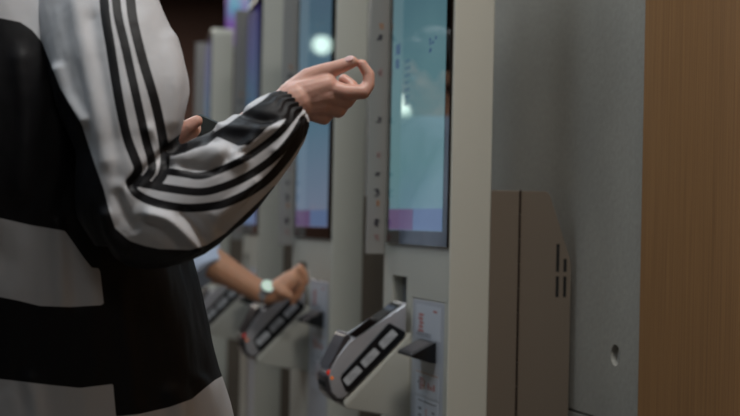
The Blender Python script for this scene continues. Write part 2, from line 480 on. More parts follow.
def make_kiosk():
    k = empty('order_kiosk')
    # shell: tall slim housing with soft top corners
    bm = bmesh.new(); plate(bm, rounded_profile(0, KW, 0.03, TOP, 0.03), -0.076, 0.0, bev=0.0035, seg=3)
    body = auto_smooth(link_bm('housing', bm, MT['shell'], k))
    cut = bmesh.new()
    bx(cut, 0.262, 0.362, -0.022, 0.01, 0.855, 0.945)                 # receipt recess
    bx(cut, 0.024, 0.222, -0.0025, 0.01, 0.30, 0.908)                 # service door recess
    boolean_cut(body, cut); auto_smooth(body)
    bm = bmesh.new(); bx(bm, 0.263, 0.361, -0.0235, -0.0205, 0.856, 0.944); bx(bm, 0.28, 0.345, -0.0205, -0.017, 0.868, 0.874, 1)
    link_bm('receipt_recess', bm, [MT['metal_slot'], MT['dark']], k)
    bm = bmesh.new(); bx(bm, -0.01, KW + 0.01, -0.09, 0.02, 0.0, 0.03, bev=0.004); link_bm('base_plate', bm, MT['cabinet'], k)
    # display
    bm = bmesh.new(); plate(bm, rounded_profile(0.006, 0.402, 1.008, 1.722, 0.018), 0.0002, 0.0045, bev=0.001, seg=1)
    bz = link_bm('display_bezel', bm, MT['bezel'], k)
    bm = bmesh.new(); e = 0.0050
    bx(bm, 0.033, 0.380, 0.0040, e, 1.036, 1.700)
    bx(bm, 0.215, 0.380, e, e + .0003, 1.037, 1.078, 1); bx(bm, 0.033, 0.213, e, e + .0003, 1.037, 1.078, 2)
    e += .0003; rnd = random.Random(3)
    # illegible headline column, price column and a small picture: the printed marks of the ordering page
    for zc, n_ in ((1.398, 5), (1.368, 4)):
        for j in range(n_):
            x = 0.352 - j * 0.0065
            bx(bm, x - 0.0022, x + 0.0022, e - .0002, e, zc - 0.012 + rnd.random() * .006, zc + 0.014 - rnd.random() * .006, 3)
    for j in range(7):
        z = 1.365 - j * 0.014
        bx(bm, 0.262 - rnd.random() * .012, 0.290, e - .0002, e, z, z + 0.007, 4)
    for j in range(6):
        x = 0.085 + rnd.random() * 0.04; z = 1.352 + rnd.random() * 0.045
        bx(bm, x, x + 0.010, e - .0002, e, z, z + 0.006, 3)
    link_bm('display_screen', bm, [MT['screen_a'], MT['ui_purple'], MT['ui_blue'], MT['ui_ink'], MT['ui_faint']], bz)
    # side shield with printed marks down its inner face
    bm = bmesh.new(); bx(bm, 0.4245, 0.4305, 0.0, 0.040, 0.985, 1.728, bev=0.0015)
    sh = link_bm('side_shield', bm, MT['shield'], k)
    rnd = random.Random(8)
    for zc, mi, n_ in ((1.455, 1, 3), (1.432, 0, 3), (1.36, 2, 4), (1.262, 0, 3), (1.19, 2, 3), (1.150, 0, 2), (1.112, 0, 4), (1.090, 1, 3), (1.050, 0, 4), (1.020, 2, 3)):
        bm = bmesh.new()
        for j in range(n_):
            z = zc + (j - n_ / 2) * .0042; y = 0.012 + rnd.random() * .004
            bx(bm, 0.4239, 0.4244, y, y + 0.012 - rnd.random() * .006, z, z + 0.0030, mi)
        bx(bm, 0.4239, 0.4244, .017, .019, zc - n_ / 2 * .0042, zc + n_ / 2 * .0040, mi)
        link_bm('printed_mark', bm, [MT['ink_dark'], MT['ink_orange'], MT['ink_pink']], sh)
    # service door with its stickers
    bm = bmesh.new(); bx(bm, 0.0265, 0.2195, -0.0024, -0.0002, 0.303, 0.9055, bev=0.0006, seg=1)
    dr = link_bm('service_door', bm, MT['panel'], k)
    bm = bmesh.new(); y0, y1 = -0.0003, 0.0004
    bx(bm, 0.046, 0.197, y0, y1, 0.834, 0.897)
    y1b = y1 + .0002
    for j in range(5): bx(bm, 0.146 + (j % 2) * .004, 0.180 - (j % 3) * .003, y1, y1b, 0.846 + j * 0.0075, 0.850 + j * 0.0075, 1)
    bx(bm, 0.160, 0.166, y1, y1b, 0.846, 0.881, 1); bx(bm, 0.066, 0.088, y1, y1b, 0.886, 0.890, 1)
    for j in range(3): bx(bm, 0.100, 0.190, y1, y1b, 0.8375 + j * 0.003, 0.8385 + j * .003, 2)
    link_bm('sticker', bm, [MT['sticker'], MT['ink_red'], MT['ink_dark']], dr)
    bm = bmesh.new(); bx(bm, 0.050, 0.190, y0, y1, 0.728, 0.772)
    bx(bm, 0.052, 0.188, y1, y1b, 0.7695, 0.7712, 3)
    for j in range(4): bx(bm, 0.148 - (j % 2) * .006, 0.160 + (j % 2) * .004, y1, y1b, 0.738 + j * .006, 0.742 + j * .006, 1)
    bx(bm, 0.163, 0.166, y1, y1b, 0.737, 0.762, 2); bx(bm, 0.170, 0.176, y1, y1b, 0.748, 0.752, 2)
    bx(bm, 0.132, 0.141, y1, y1b, 0.740, 0.758, 3); bx(bm, 0.125, 0.128, y1, y1b, 0.742, 0.756, 2)
    for j in range(3): bx(bm, 0.105 - j * .017, 0.115 - j * .017, y1, y1b, 0.742, 0.754 - (j % 2) * .005, 1)
    link_bm('sticker', bm, [MT['sticker'], MT['ink_red'], MT['ink_dark'], MT['ink_orange']], dr)
    bm = bmesh.new(); bx(bm, 0.050, 0.190, y0, y1, 0.640, 0.722); bx(bm, 0.060, 0.172, y1, y1b, 0.7165, 0.7180, 1)
    for j in range(3):
        bx(bm, 0.150, 0.168, y1, y1b, 0.700 - j * .013, 0.704 - j * .013, 1); bx(bm, 0.070, 0.085, y1, y1b, 0.700 - j * .011, 0.703 - j * .011, 1)
    bx(bm, 0.118, 0.122, y1, y1b, 0.665, 0.705, 2)
    link_bm('sticker', bm, [MT['sticker'], MT['ink_dark'], MT['ink_red']], dr)
    # code reader: little black shelf with a dark window on top
    bm = bmesh.new()
    prism(bm, [(0.0, 0.832), (0.004, 0.833), (0.046, 0.811), (0.047, 0.806), (0.012, 0.796), (0.0, 0.794)], 0.068, 0.160, bev=0.0015)
    rd = link_bm('code_reader', bm, MT['black'], k)
    bm = bmesh.new()
    prism(bm, [(0.008, 0.8305), (0.0085, 0.8317), (0.041, 0.8146), (0.0405, 0.8135)], 0.078, 0.150)
    link_bm('reader_window', bm, MT['silver_dark'], rd)
    # wedge bracket that carries the card terminal
    bm = bmesh.new()
    prism(bm, [(0.0, 0.838), (0.004, 0.836), (0.130, 0.708), (0.131, 0.702), (0.126, 0.694), (0.0, 0.672)], 0.226, 0.318, bev=0.003, seg=2)
    auto_smooth(link_bm('terminal_bracket', bm, MT['shell'], k))
    # rear cabinet fixed between housing and wall
    bm = bmesh.new()
    prism(bm, [(-0.0765, 0.03), (-0.131, 0.03), (-0.131, 1.113), (-0.0765, 1.113)], 0.0015, KW - 0.0015, bev=0.0015)
    cb = link_bm('rear_cabinet', bm, MT['cabinet'], k)
    bm = bmesh.new()
    pr = [(-0.1335, 0.03), (-0.2335, 0.03), (-0.2335, 0.984)]
    # soft chamfered shoulder
    a0, a1 = Vector((-0.2335, 0.984)), Vector((-0.187, 1.113))
    for c_, p_, q_ in ((a0, Vector((-0.2335, 0.970)), a0.lerp(a1, 0.08)), (a1, a1.lerp(a0, 0.06), Vector((-0.178, 1.113)))):
        for s in range(5):
            t = s / 4; pr.append(tuple(p_ * (1 - t) ** 2 + c_ * 2 * t * (1 - t) + q_ * t * t))
    pr = pr[:2] + pr[3:]
    pr.append((-0.1335, 1.113))
    prism(bm, pr, 0.0, KW, bev=0.0012, seg=1)
    cd = link_bm('cabinet_door', bm, MT['cabinet'], cb)
    cut = bmesh.new()
    for y0_, y1_, z0_, z1_ in ((-0.2105, -0.2040, 0.967, 1.018), (-0.2250, -0.2185, 0.967, 0.991), (-0.2105, -0.2040, 0.921, 0.959), (-0.2250, -0.2185, 0.921, 0.959)):
        bx(cut, -0.01, 0.004, y0_, y1_, z0_, z1_)
    boolean_cut(cd, cut); auto_smooth(cd)
    bm = bmesh.new()
    for y0_, y1_, z0_, z1_ in ((-0.2105, -0.2040, 0.967, 1.018), (-0.2250, -0.2185, 0.967, 0.991), (-0.2105, -0.2040, 0.921, 0.959), (-0.2250, -0.2185, 0.921, 0.959)):
        bx(bm, 0.0010, 0.0040, y0_, y1_, z0_, z1_)
    link_bm('painted_vent_shade', bm, MT['dark'], cb)  # near-black inserts paint in the shade inside the shallow vent cuts
    bm = bmesh.new()
    z = 0.05
    while z < 1.10:
        chain(bm, [((0.0005, -0.1322, z), 0.0020), ((0.0005, -0.1322, z + 0.040), 0.0020)], seg=8, cap=1); z += 0.0445
    link_bm('hinge', bm, MT['hinge'], cb)
    return k


def make_terminal():
    """card terminal, near side at x=0.226, lying on the wedge; built in kiosk coordinates"""
    t = empty('payment_terminal')
    e0 = Vector((0, 0.120, 0.722)); ax = Vector((0, -0.111, 0.112)).normalized(); up = Vector((0, 0.112, 0.111)).normalized()
    def Q(a, h): v = e0 + ax * a + up * h; return (v.y, v.z)
    def q3(x, a, h): v = e0 + ax * a + up * h; return Vector((x, v.y, v.z))
    prof = [(.120, .722), (.009, .836), (.009, .897), (.109, .824), (.120, .826), (.146, .792), (.158, .768), (.161, .752), (.155, .724), (.144, .712), (.132, .712)]
    bm = bmesh.new(); prism(bm, prof, 0.2295, 0.3135, bev=0.0035, seg=3)
    body = auto_smooth(link_bm('casing', bm, MT['silver'], t))
    # black side cheeks with three grey labels each
    for x0, x1, xo in ((0.2268, 0.2300, 0.2266), (0.3130, 0.3162, 0.3164)):
        bm = bmesh.new(); prism(bm, [Q(.002, .001), Q(.157, .001), Q(.160, .008), Q(.150, .0405), Q(.146, .0425), Q(.016, .0375), Q(.008, .034), Q(-.002, .008)], x0, x1, bev=0.0009, seg=1)
        cr = link_bm('side_cheek', bm, MT['black'], t)
        for a in (0.008, 0.056, 0.106):
            bm = bmesh.new(); corners = rounded_profile(a, a + 0.040, 0.0135, 0.029, 0.004, 4)
            prism(bm, [Q(u, v) for u, v in corners], min(xo, xo - .0006 if x0 < .3 else xo + .0006), max(xo + .0004, xo) if x0 < .3 else xo + .0002)
            for q in range(3):
                y_ = .0170 + q * .0042
                if x0 < .3: prism(bm, [Q(a + .010, y_), Q(a + .030 - q * .005, y_), Q(a + .030 - q * .005, y_ + .0012), Q(a + .010, y_ + .0012)], xo - .0009, xo - .0005, 1)
            link_bm('key_label', bm, [MT['grey_key'], MT['grey_ink']], cr)
    # display on the sloping top
    g0, g1 = Vector((0, .106, .8279)), Vector((0, .018, .8919)); gd = (g1 - g0).normalized(); gn = Vector((0, gd.z, -gd.y)) * 1.0
    if gn.z < 0: gn = -gn
    bm = bmesh.new(); prism(bm, [((g0 - gn * .001).y, (g0 - gn * .001).z), ((g1 - gn * .001).y, (g1 - gn * .001).z), ((g1 + gn * .0012).y, (g1 + gn * .0012).z), ((g0 + gn * .0012).y, (g0 + gn * .0012).z)], 0.238, 0.305)
    link_bm('terminal_screen', bm, MT['bezel'], body)
    bm = bmesh.new(); prism(bm, [(.162, .770), (.131, .832), (.125, .836), (.120, .832), (.118, .824), (.148, .786)], 0.232, 0.311, bev=0.0015)
    hd = link_bm('keypad_hood', bm, MT['silver_dark'], t)
    bm = bmesh.new(); chain(bm, [(Vector((x, .126, .8365)), 0.0022) for x in (0.234, 0.309)], seg=8); chain(bm, [(Vector((.234, .126, .8365)), .002), (Vector((.234, .118, .825)), .002)], seg=8); link_bm('hood_rim', bm, MT['silver'], hd)
    bm = bmesh.new(); prism(bm, [(.158, .764), (.166, .753), (.162, .722), (.148, .706), (.132, .706), (.130, .714), (.144, .722), (.154, .740)], 0.233, 0.310, bev=0.004, seg=3)
    ns = auto_smooth(link_bm('card_slot_nose', bm, MT['silver_dark'], t))
    bm = bmesh.new(); prism(bm, [(.1640, .744), (.1660, .744), (.1648, .734), (.1625, .734)], .245, .299); link_bm('card_slot', bm, MT['dark'], ns)
    bm = bmesh.new(); ellipsoid(bm, (0.236, .1600, .762), (0.004, 0.004, 0.0055)); link_bm('status_light', bm, MT['led_red'], t)
    bm = bmesh.new(); ellipsoid(bm, (0.2305, .155, .752), (0.003, 0.0035, 0.0035)); link_bm('status_light', bm, MT['led_orange'], t)
    return t


kproto = make_kiosk()
tproto = make_terminal()
spots = [(0.0, 0, 0, 'a', 'nearest tall grey ordering kiosk, teal screen, between raised hand and concrete wall',
          'nearest card terminal with three grey side labels, on the kiosk closest to the oak panel'),
         (0.88, 0, 0, 'b', 'second ordering kiosk from the right, blue screen just behind the raised hand',
          'card terminal on the second kiosk, touched by the hand with the wristwatch'),
         (1.79, 0, -4.5, 'c', 'third ordering kiosk from the right, dark violet screen beyond the raised sleeve',
          'blurred card terminal on the third kiosk, behind the bare forearm'),
         (2.72, 0.0, -6, 'c', 'fourth ordering kiosk, its whole pale rounded top showing beside the dark background',
          'blurred card terminal on the fourth kiosk, low beside the black jacket panel'),
         (4.05, 0.0, -3, 'a', 'fifth ordering kiosk, teal blur between the white sleeve and the pale kiosk top',
          'card terminal on the fifth kiosk, mostly hidden behind the jacket'),
         ]
for i, (t, n, rot, scr, lab, tlab) in enumerate(spots):
    k = kproto if i == 0 else copy_tree(kproto)
    te = tproto if i == 0 else copy_tree(tproto)
    for o in (k, te):
        o.location = W(t, n); o.rotation_euler = (0, 0, ROWA + math.radians(rot))
    tag(k, lab, 'kiosk', 'row of ordering kiosks along the concrete wall'); tag(te, tlab, 'card terminal', 'card terminals on the kiosks')
    if scr != 'a':
        for ch in k.children:
            for s in ch.children:
                if s.name.startswith('display_screen'):
                    s.data = s.data.copy(); s.data.materials[0] = MT['screen_' + scr]
                    if scr == 'c': s.data.materials[1] = MT['ui_blue']

# ------------------------------------------------------------------ menu display on the wall beyond the kiosks
md = empty('menu_display', W(0, 0), ROWA, 'violet and cyan lit menu display high on the wall above the far kiosks', 'screen')
bm = bmesh.new(); bx(bm, 2.90, 3.46, WN + 0.03, WN + 0.075, 1.72, 2.45, bev=0.004); link_bm('frame', bm, MT['black'], md)
bm = bmesh.new(); bx(bm, 3.0, 3.25, WN + 0.0, WN + 0.03, 2.0, 2.2); link_bm('wall_mount', bm, MT['hinge'], md)
mm = mat('menu_screen_violet', srgb(8, 8, 12), 0.2)
nt = mm.node_tree; b_ = nt.nodes['Principled BSDF']; tc = [n for n in nt.nodes if n.type == 'TEX_COORD'][0]
nn = nt.nodes.new('ShaderNodeTexNoise'); nn.inputs['Scale'].default_value = 3.5; nt.links.new(tc.outputs['Object'], nn.inputs[0])
rr = nt.nodes.new('ShaderNodeValToRGB'); rr.color_ramp.elements[0].position = .35; rr.color_ramp.elements[0].color = srgb(60, 70, 190)
rr.color_ramp.elements[1].position = .5; rr.color_ramp.elements[1].color = srgb(150, 90, 200)
q_ = rr.color_ramp.elements.new(.62); q_.color = srgb(80, 190, 230)
nt.links.new(nn.outputs[0], rr.inputs[0]); nt.links.new(rr.outputs[0], b_.inputs['Emission Color']); b_.inputs['Emission Strength'].default_value = 0.45
bm = bmesh.new(); bx(bm, 2.915, 3.445, WN + 0.0752, WN + 0.077, 1.735, 2.435); link_bm('lit_panel', bm, mm, md)

# ------------------------------------------------------------------ pendant lamps deeper in the room
lampm = mat('opal_glass_lit', srgb(230, 235, 230), 0.4, emis=srgb(225, 255, 240), estr=3.2)
def make_pendant(loc, r, label):
    p = empty('pendant_lamp', loc, 0, label, 'lamp', 'globe pendants deeper in the room')
    bm = bmesh.new(); ellipsoid(bm, (0, 0, 0), (r, r, r), seg=28, rings=18); link_bm('globe', bm, lampm, p, smooth=True)
    bm = bmesh.new(); chain(bm, [((0, 0, r), 0.012), ((0, 0, r + 0.05), 0.016)], seg=12); link_bm('lamp_holder', bm, MT['black'], p)
    bm = bmesh.new(); chain(bm, [((0, 0, r + 0.05), 0.003), ((0, 0, 3.0 - loc[2]), 0.003)], seg=8, cap=1); link_bm('cord', bm, MT['black'], p)
    return p
make_pendant((-2.232, 7.465, 2.006), 0.05, 'opal globe pendant reflected in the second kiosk screen')
make_pendant((-4.733, 10.633, 2.010), 0.085, 'opal globe pendant reflected in the nearest kiosk screen')


# ------------------------------------------------------------------ people
def seg_dist(px, poly):
    """distance from each row of px to an open polyline"""
    d = np.full(len(px), 1e9)
    for (x0, y0), (x1, y1) in zip(poly, poly[1:]):
        ax_, ay_ = x1 - x0, y1 - y0
        t = np.clip(((px[:, 0] - x0) * ax_ + (px[:, 1] - y0) * ay_) / (ax_ * ax_ + ay_ * ay_ + 1e-9), 0, 1)
        d = np.minimum(d, np.hypot(px[:, 0] - x0 - t * ax_, px[:, 1] - y0 - t * ay_))
    return d


def inside(px, poly):
    x, y = px[:, 0], px[:, 1]; r = np.zeros(len(px), bool)
    for (x0, y0), (x1, y1) in zip(poly, poly[1:] + poly[:1]):
        if y0 == y1: continue
        c_ = ((y0 > y) != (y1 > y)) & (x < (x1 - x0) * (y - y0) / (y1 - y0) + x0)
        r ^= c_
    return r


def signed(px, poly):
    d = seg_dist(px, poly + poly[:1]); return np.where(inside(px, poly), d, -d)


def catmull(pts, per=6):
    out = []; K = [pts[0]] + list(pts) + [pts[-1]]
    for i in range(1, len(K) - 2):
        for s in range(per):
            t = s / per; out.append(tuple(0.5 * (2 * K[i][j] + (K[i + 1][j] - K[i - 1][j]) * t + (2 * K[i - 1][j] - 5 * K[i][j] + 4 * K[i + 1][j] - K[i + 2][j]) * t * t + (3 * K[i][j] - K[i - 1][j] - 3 * K[i + 1][j] + K[i + 2][j]) * t ** 3) for j in range(2)))
    out.append(tuple(pts[-1])); return out


def get_co(me):
    a = np.empty(len(me.vertices) * 3); me.vertices.foreach_get('co', a); return a.reshape(-1, 3)


def get_no(me):
    a = np.empty(len(me.vertices) * 3); me.vertex_normals.foreach_get('vector', a); return a.reshape(-1, 3)


def set_co(me, co):
    me.vertices.foreach_set('co', co.ravel()); me.update()


def set_dye(me, d):
    a = me.attributes.new('dye', 'FLOAT', 'POINT'); a.data.foreach_set('value', d.astype(np.float32))


def fold(co, no, px, folds):
    disp = np.zeros(len(co))
    for pts, h, wd in folds:
        d = seg_dist(px, catmull(pts, 4)); disp += h * np.exp(-(d / wd) ** 2)
    return disp


def cloth_noise(co, amp, sx, sy, sz, seed=0.0):
    return np.array([noise.fractal(Vector((c[0] * sx + seed, c[1] * sy, c[2] * sz)), 0.9, 2.1, 3) for c in co]) * amp


# head with a face, part of the body mesh: direction f, at c (centre of skull)
def head_geo(bm, c, yaw, tilt=0.0, s=1.0):
    q = Quaternion((0, 0, 1), yaw) @ Quaternion((0, 1, 0), tilt)      # local +x = face direction
    def T(x, y, z): return Vector(c) + q @ Vector((x * s, y * s, z * s))
    ellipsoid(bm, T(-0.012, 0, 0.025), (0.095 * s, 0.077 * s, 0.098 * s), q)
    ellipsoid(bm, T(0.018, 0, -0.035), (0.070 * s, 0.060 * s, 0.078 * s), q)
    ellipsoid(bm, T(0.055, 0, -0.088), (0.026 * s, 0.028 * s, 0.020 * s), q)      # chin
    rcone(bm, T(0.080, 0, 0.012), 0.008 * s, T(0.102, 0, -0.024), 0.011 * s)       # nose
    for sy in (-1, 1):
        ellipsoid(bm, T(0.052, sy * 0.038, -0.020), (0.030 * s, 0.022 * s, 0.026 * s), q)  # cheek
        ellipsoid(bm, T(-0.005, sy * 0.076, -0.010), (0.016 * s, 0.008 * s, 0.030 * s), q)  # ear
        ellipsoid(bm, T(0.074, sy * 0.030, 0.026), (0.014 * s, 0.020 * s, 0.006 * s), q)   # brow
    ellipsoid(bm, T(0.083, 0, -0.053), (0.010 * s, 0.024 * s, 0.009 * s), q)      # mouth
    rcone(bm, T(-0.02, 0, -0.05), 0.056 * s, T(-0.035, 0, -0.15), 0.060 * s)
    return T, q


def face_parts(T, q, parent, s=1.0, longhair=True):
    for sy in (-1, 1):
        bm = bmesh.new(); ellipsoid(bm, T(0.071, sy * 0.031, 0.006), (0.0115 * s, 0.013 * s, 0.0060 * s), q)
        e = link_bm('eye', bm, MT['eye'], parent, smooth=True)
        bm = bmesh.new(); ellipsoid(bm, T(0.0800, sy * 0.031, 0.006), (0.004 * s, 0.0058 * s, 0.0055 * s), q)
        link_bm('iris', bm, MT['iris'], e, smooth=True)
    bm = bmesh.new(); ellipsoid(bm, T(0.0905, 0, -0.050), (0.004 * s, 0.020 * s, 0.0045 * s), q); ellipsoid(bm, T(0.0895, 0, -0.057), (0.005 * s, 0.016 * s, 0.005 * s), q)
    link_bm('lips', bm, MT['lip'], parent, smooth=True)
    bm = bmesh.new()
    ellipsoid(bm, T(-0.024, 0, 0.038), (0.102 * s, 0.088 * s, 0.100 * s), q)
    ellipsoid(bm, T(-0.055, 0, -0.02), (0.068 * s, 0.082 * s, 0.085 * s), q)
    ellipsoid(bm, T(0.040, 0, 0.088), (0.044 * s, 0.062 * s, 0.030 * s), q)
    if longhair:
        ellipsoid(bm, T(-0.080, 0, -0.075), (0.045 * s, 0.070 * s, 0.090 * s), q)
    h = remeshed(link_bm('hair', bm, MT['hair'], parent), 0.005, 6)
    me = h.data; co = get_co(me); no = get_no(me)
    dsp = np.array([noise.noise(Vector((c_[0] * 60, c_[1] * 60, c_[2] * 10))) for c_ in co]) * 0.003
    set_co(me, co + no * dsp[:, None])


def join_bodies(name, objs, parent, m):
    bm = bmesh.new()
    for o in objs:
        bm.from_mesh(o.data)
    for o in objs:
        bpy.data.objects.remove(o)
    return link_bm(name, bm, m, parent, smooth=True, recalc=False)


def px_chain(bm, pts, **k):
    chain(bm, [(P(x, y, Y), r) for x, y, Y, r in pts], **k)


# ---------------- person in the track jacket
YA = 1.86           # distance of the raised arm
p1 = empty('person', (-0.42, 2.07, 0), 0, 'person in black and white striped track jacket raising one hand at the nearest kiosk', 'person')
p1.location = (0, 0, 0)
# raised right hand: palm away from us, thumb and index closing a loop
YH = 1.90
bm = bmesh.new()
seg = dict(seg=14, cap=4)
px_chain(bm, [(236, 145, YH, .031), (262, 124, YH, .027), (283, 108, YH, .0235), (296, 101, YH, .025)], **seg)
for (x, y, dy, r) in ((327, 86, .0, .0155), (328, 95, .002, .0155), (322, 104, .004, .0145), (311, 111, .008, .013)):
    px_chain(bm, [(292, 101 + (y - 96) * .35, YH + .002, .021), ((292 + x) / 2, (101 + y) / 2 + (y - 96) * .12, YH + dy, .0185), (x, y, YH + dy, r)], **seg)
px_chain(bm, [(296, 93, YH + .010, .020), (309, 79, YH + .010, .0150), (322, 72.5, YH + .006, .0115), (338, 67.5, YH + .004, .0098), (352, 62, YH + .004, .0080)], **seg)   # thumb
px_chain(bm, [(300, 98, YH + .02, .018), (322, 90, YH + .022, .014)], **seg)          # flesh of the palm
px_chain(bm, [(327, 88, YH, .0135), (345, 92, YH - .002, .0108), (363, 92, YH + .002, .0096), (368.5, 85, YH + .006, .0082), (369, 75, YH + .008, .0078), (362, 64, YH + .008, .0066)], **seg)   # index
px_chain(bm, [(328, 96, YH, .013), (346, 101, YH + .010, .0105), (352, 95, YH + .026, .0092), (352, 86, YH + .034, .0082), (344, 79.5, YH + .036, .0074)], **seg)      # middle
px_chain(bm, [(321, 105, YH + .004, .012), (338, 110.5, YH + .012, .0102), (344, 104, YH + .030, .0090), (338, 92, YH + .042, .0080), (330, 86, YH + .042, .0072)], **seg)      # ring
px_chain(bm, [(309, 112, YH + .008, .011), (324, 118, YH + .014, .0094), (330, 112, YH + .030, .0083), (326, 102, YH + .042, .0074), (318, 96, YH + .044, .0066)], **seg)   # little
hand = remeshed(link_bm('hand', bm, MT['skin']), 0.0017, 3, 0.4)
# hand that holds the phone
YP = 2.12
bm = bmesh.new()
px_chain(bm, [(120, 190, YP + .03, .034), (160, 150, YP + .02, .027), (176, 139, YP + .01, .024), (190, 136, YP + .01, .024)], **seg)
px_chain(bm, [(178, 133, YP - .01, .015), (188, 126.5, YP - .018, .0105), (197, 121, YP - .018, .0085)], **seg)
for kx in range(4):
    px_chain(bm, [(186, 138, YP + .01, .016), (200 + kx * 1.5, 137 + kx * 9, YP + .028, .010), (212, 137 + kx * 10, YP + .020, .0088), (216, 139 + kx * 10, YP + .004, .0075)], **seg)
hand2 = remeshed(link_bm('hand', bm, MT['skin']), 0.002, 3, 0.4)
# rest of the figure
TC = Vector((-0.475, 2.08, 0)); yaw1 = math.radians(22)
fd = Vector((math.cos(yaw1), math.sin(yaw1), 0)); sd = Vector((math.sin(yaw1), -math.cos(yaw1), 0))   # facing, right side
def B(f_, s_, z): return TC + fd * f_ + sd * s_ + Vector((0, 0, z))
def BL(f_, s_, z): return B(f_, s_ * .92, z) + Vector((.0, .045 * min(1, z / .8), 0))
bm = bmesh.new()
for s_ in (-1, 1):
    chain(bm, [(BL(-.005, s_ * .075, .82), .080), (BL(0.0, s_ * .095, .48), .056), (BL(-.02, s_ * .10, .10), .038)])
    chain(bm, [(BL(-.02, s_ * .10, .07), .034), (BL(.11, s_ * .108, .035), .022)])
    chain(bm, [(B(-.01, s_ * .05, 1.27), .085), (B(-.01, s_ * .145, 1.355), .05)])
chain(bm, [(BL(0, 0, .88), .100), (BL(.01, 0, 1.05), .100), (B(0, 0, 1.22), .120), (B(-.01, 0, 1.36), .085), (B(-.005, 0, 1.50), .052)])
sh_r = P(112, 10, 1.90); el_r = P(140, 212, YA); wr_r = P(262, 124, YH)
chain(bm, [(B(-.01, .14, 1.35), .048), (sh_r, .048), (el_r, .038), (wr_r, .026)])
sh_l = B(-.01, -.185, 1.30); el_l = B(.02, -.22, 1.03); wr_l = P(150, 158, YP + .02)
chain(bm, [(B(-.01, -.14, 1.35), .048), (sh_l, .048), (el_l, .038), (wr_l, .026)])
T1, q1 = head_geo(bm, B(.025, 0, 1.615), yaw1 + 0.0, 0.12)
core = remeshed(link_bm('core', bm, MT['skin']), 0.006, 5)
body1 = join_bodies('body', [core, hand, hand2], p1, MT['skin'])
face_parts(T1, q1, p1)
tx = (P(354, 61, YH + .004) - P(338, 67.5, YH + .004)).normalized(); ty = (Vector((-.1, -.8, .6))); ty = (ty - tx * ty.dot(tx)).normalized()
nq = Matrix((tx, ty, tx.cross(ty))).transposed().to_quaternion()
bm = bmesh.new(); ellipsoid(bm, P(350.5, 62.4, YH + .004) + ty * .0078, (.0062, .0012, .0045), nq); link_bm('thumb_nail', bm, MT['nail'], p1, smooth=True)

# jacket: torso panel
def RP(cx, cy, Y, rx, ry, yaw=yaw1, tilt=0):
    """ring frame for the loft: centre and two half axes, rx in picture units across, ry in metres in depth"""
    c = P(cx, cy, Y); s = Y / F
    return (c, Vector((rx * s, 0, 0)), Vector((0, ry, 0)))
YT = 2.07
keys = [RP(21, -104, YT, 34, .056), RP(21, -92, YT, 42, .07), RP(21, -68, YT, 72, .135), RP(22, -38, YT, 104, .185), RP(24, 10, 2.06, 118, .195), RP(26, 90, 2.05, 122, .200), RP(32, 170, 2.06, 128, .202),
        RP(48, 250, 2.085, 142, .198), RP(62, 310, 2.10, 144, .195), RP(74, 365, 2.115, 145, .193), RP(84, 416, 2.125, 148, .192), RP(87, 450, 2.125, 146, .19), RP(86, 470, 2.12, 134, .185), RP(86, 480, 2.12, 128, .18)]
bm = bmesh.new(); tube_loft(bm, smooth_loft(keys, 6, 56))
jk = remeshed(link_bm('jacket', bm, MT['jacket'], p1), 0.0045, 3)
me = jk.data; co = get_co(me); no = get_no(me); px = proj_np(co)
fl = [([(58, 225), (60, 260), (62, 305)], .006, 7), ([(70, 225), (74, 262), (78, 300)], -.004, 8), ([(160, 262), (172, 330), (180, 400)], .005, 14), ([(185, 268), (200, 330), (208, 372)], -.004, 9),
      ([(30, 380), (36, 400), (40, 430)], .006, 8), ([(170, 392), (178, 416), (180, 440)], .006, 8), ([(203, 380), (210, 400), (216, 420)], .006, 6), ([(190, 385), (197, 416), (198, 440)], -.005, 6),
      ([(20, 60), (26, 120), (22, 190)], .005, 10), ([(62, 120), (58, 170), (44, 215)], .004, 9), ([(120, 290), (128, 350), (134, 405)], .003, 9)]
dsp = fold(co, no, px, fl) + cloth_noise(co, .004, 10, 10, 4, 3.0) + cloth_noise(co, .0010, 40, 40, 16, 9.0)
co2 = co + no * dsp[:, None]; set_co(me, co2); px = proj_np(co2)
T_back = [(-300, 10), (0, 18), (20, 22), (32, 30), (42, 42), (60, 88), (82, 125), (95, 165), (107, 205), (116, 240), (140, 268), (92, 268), (84, 258), (75, 245), (65, 231), (48, 228), (30, 225), (0, 218), (-300, 205)]
T_band = [(-300, 286), (0, 297), (20, 301), (40, 306), (70, 307), (104, 305), (125, 340), (121, 383), (80, 388), (50, 385), (25, 382), (0, 379), (-300, 366)]
T_side = [(92, 262), (330, 230), (330, 340), (226, 374), (215, 380), (205, 388), (192, 399), (170, 407), (140, 414), (116, 416.5), (110, 350), (104, 305), (100, 270)]
d = np.maximum.reduce([signed(px, T_back), signed(px, T_band), signed(px, T_side)])
hem = 12 - np.abs(px[:, 1] - 474)
d = np.maximum(d, hem)
set_dye(me, d)

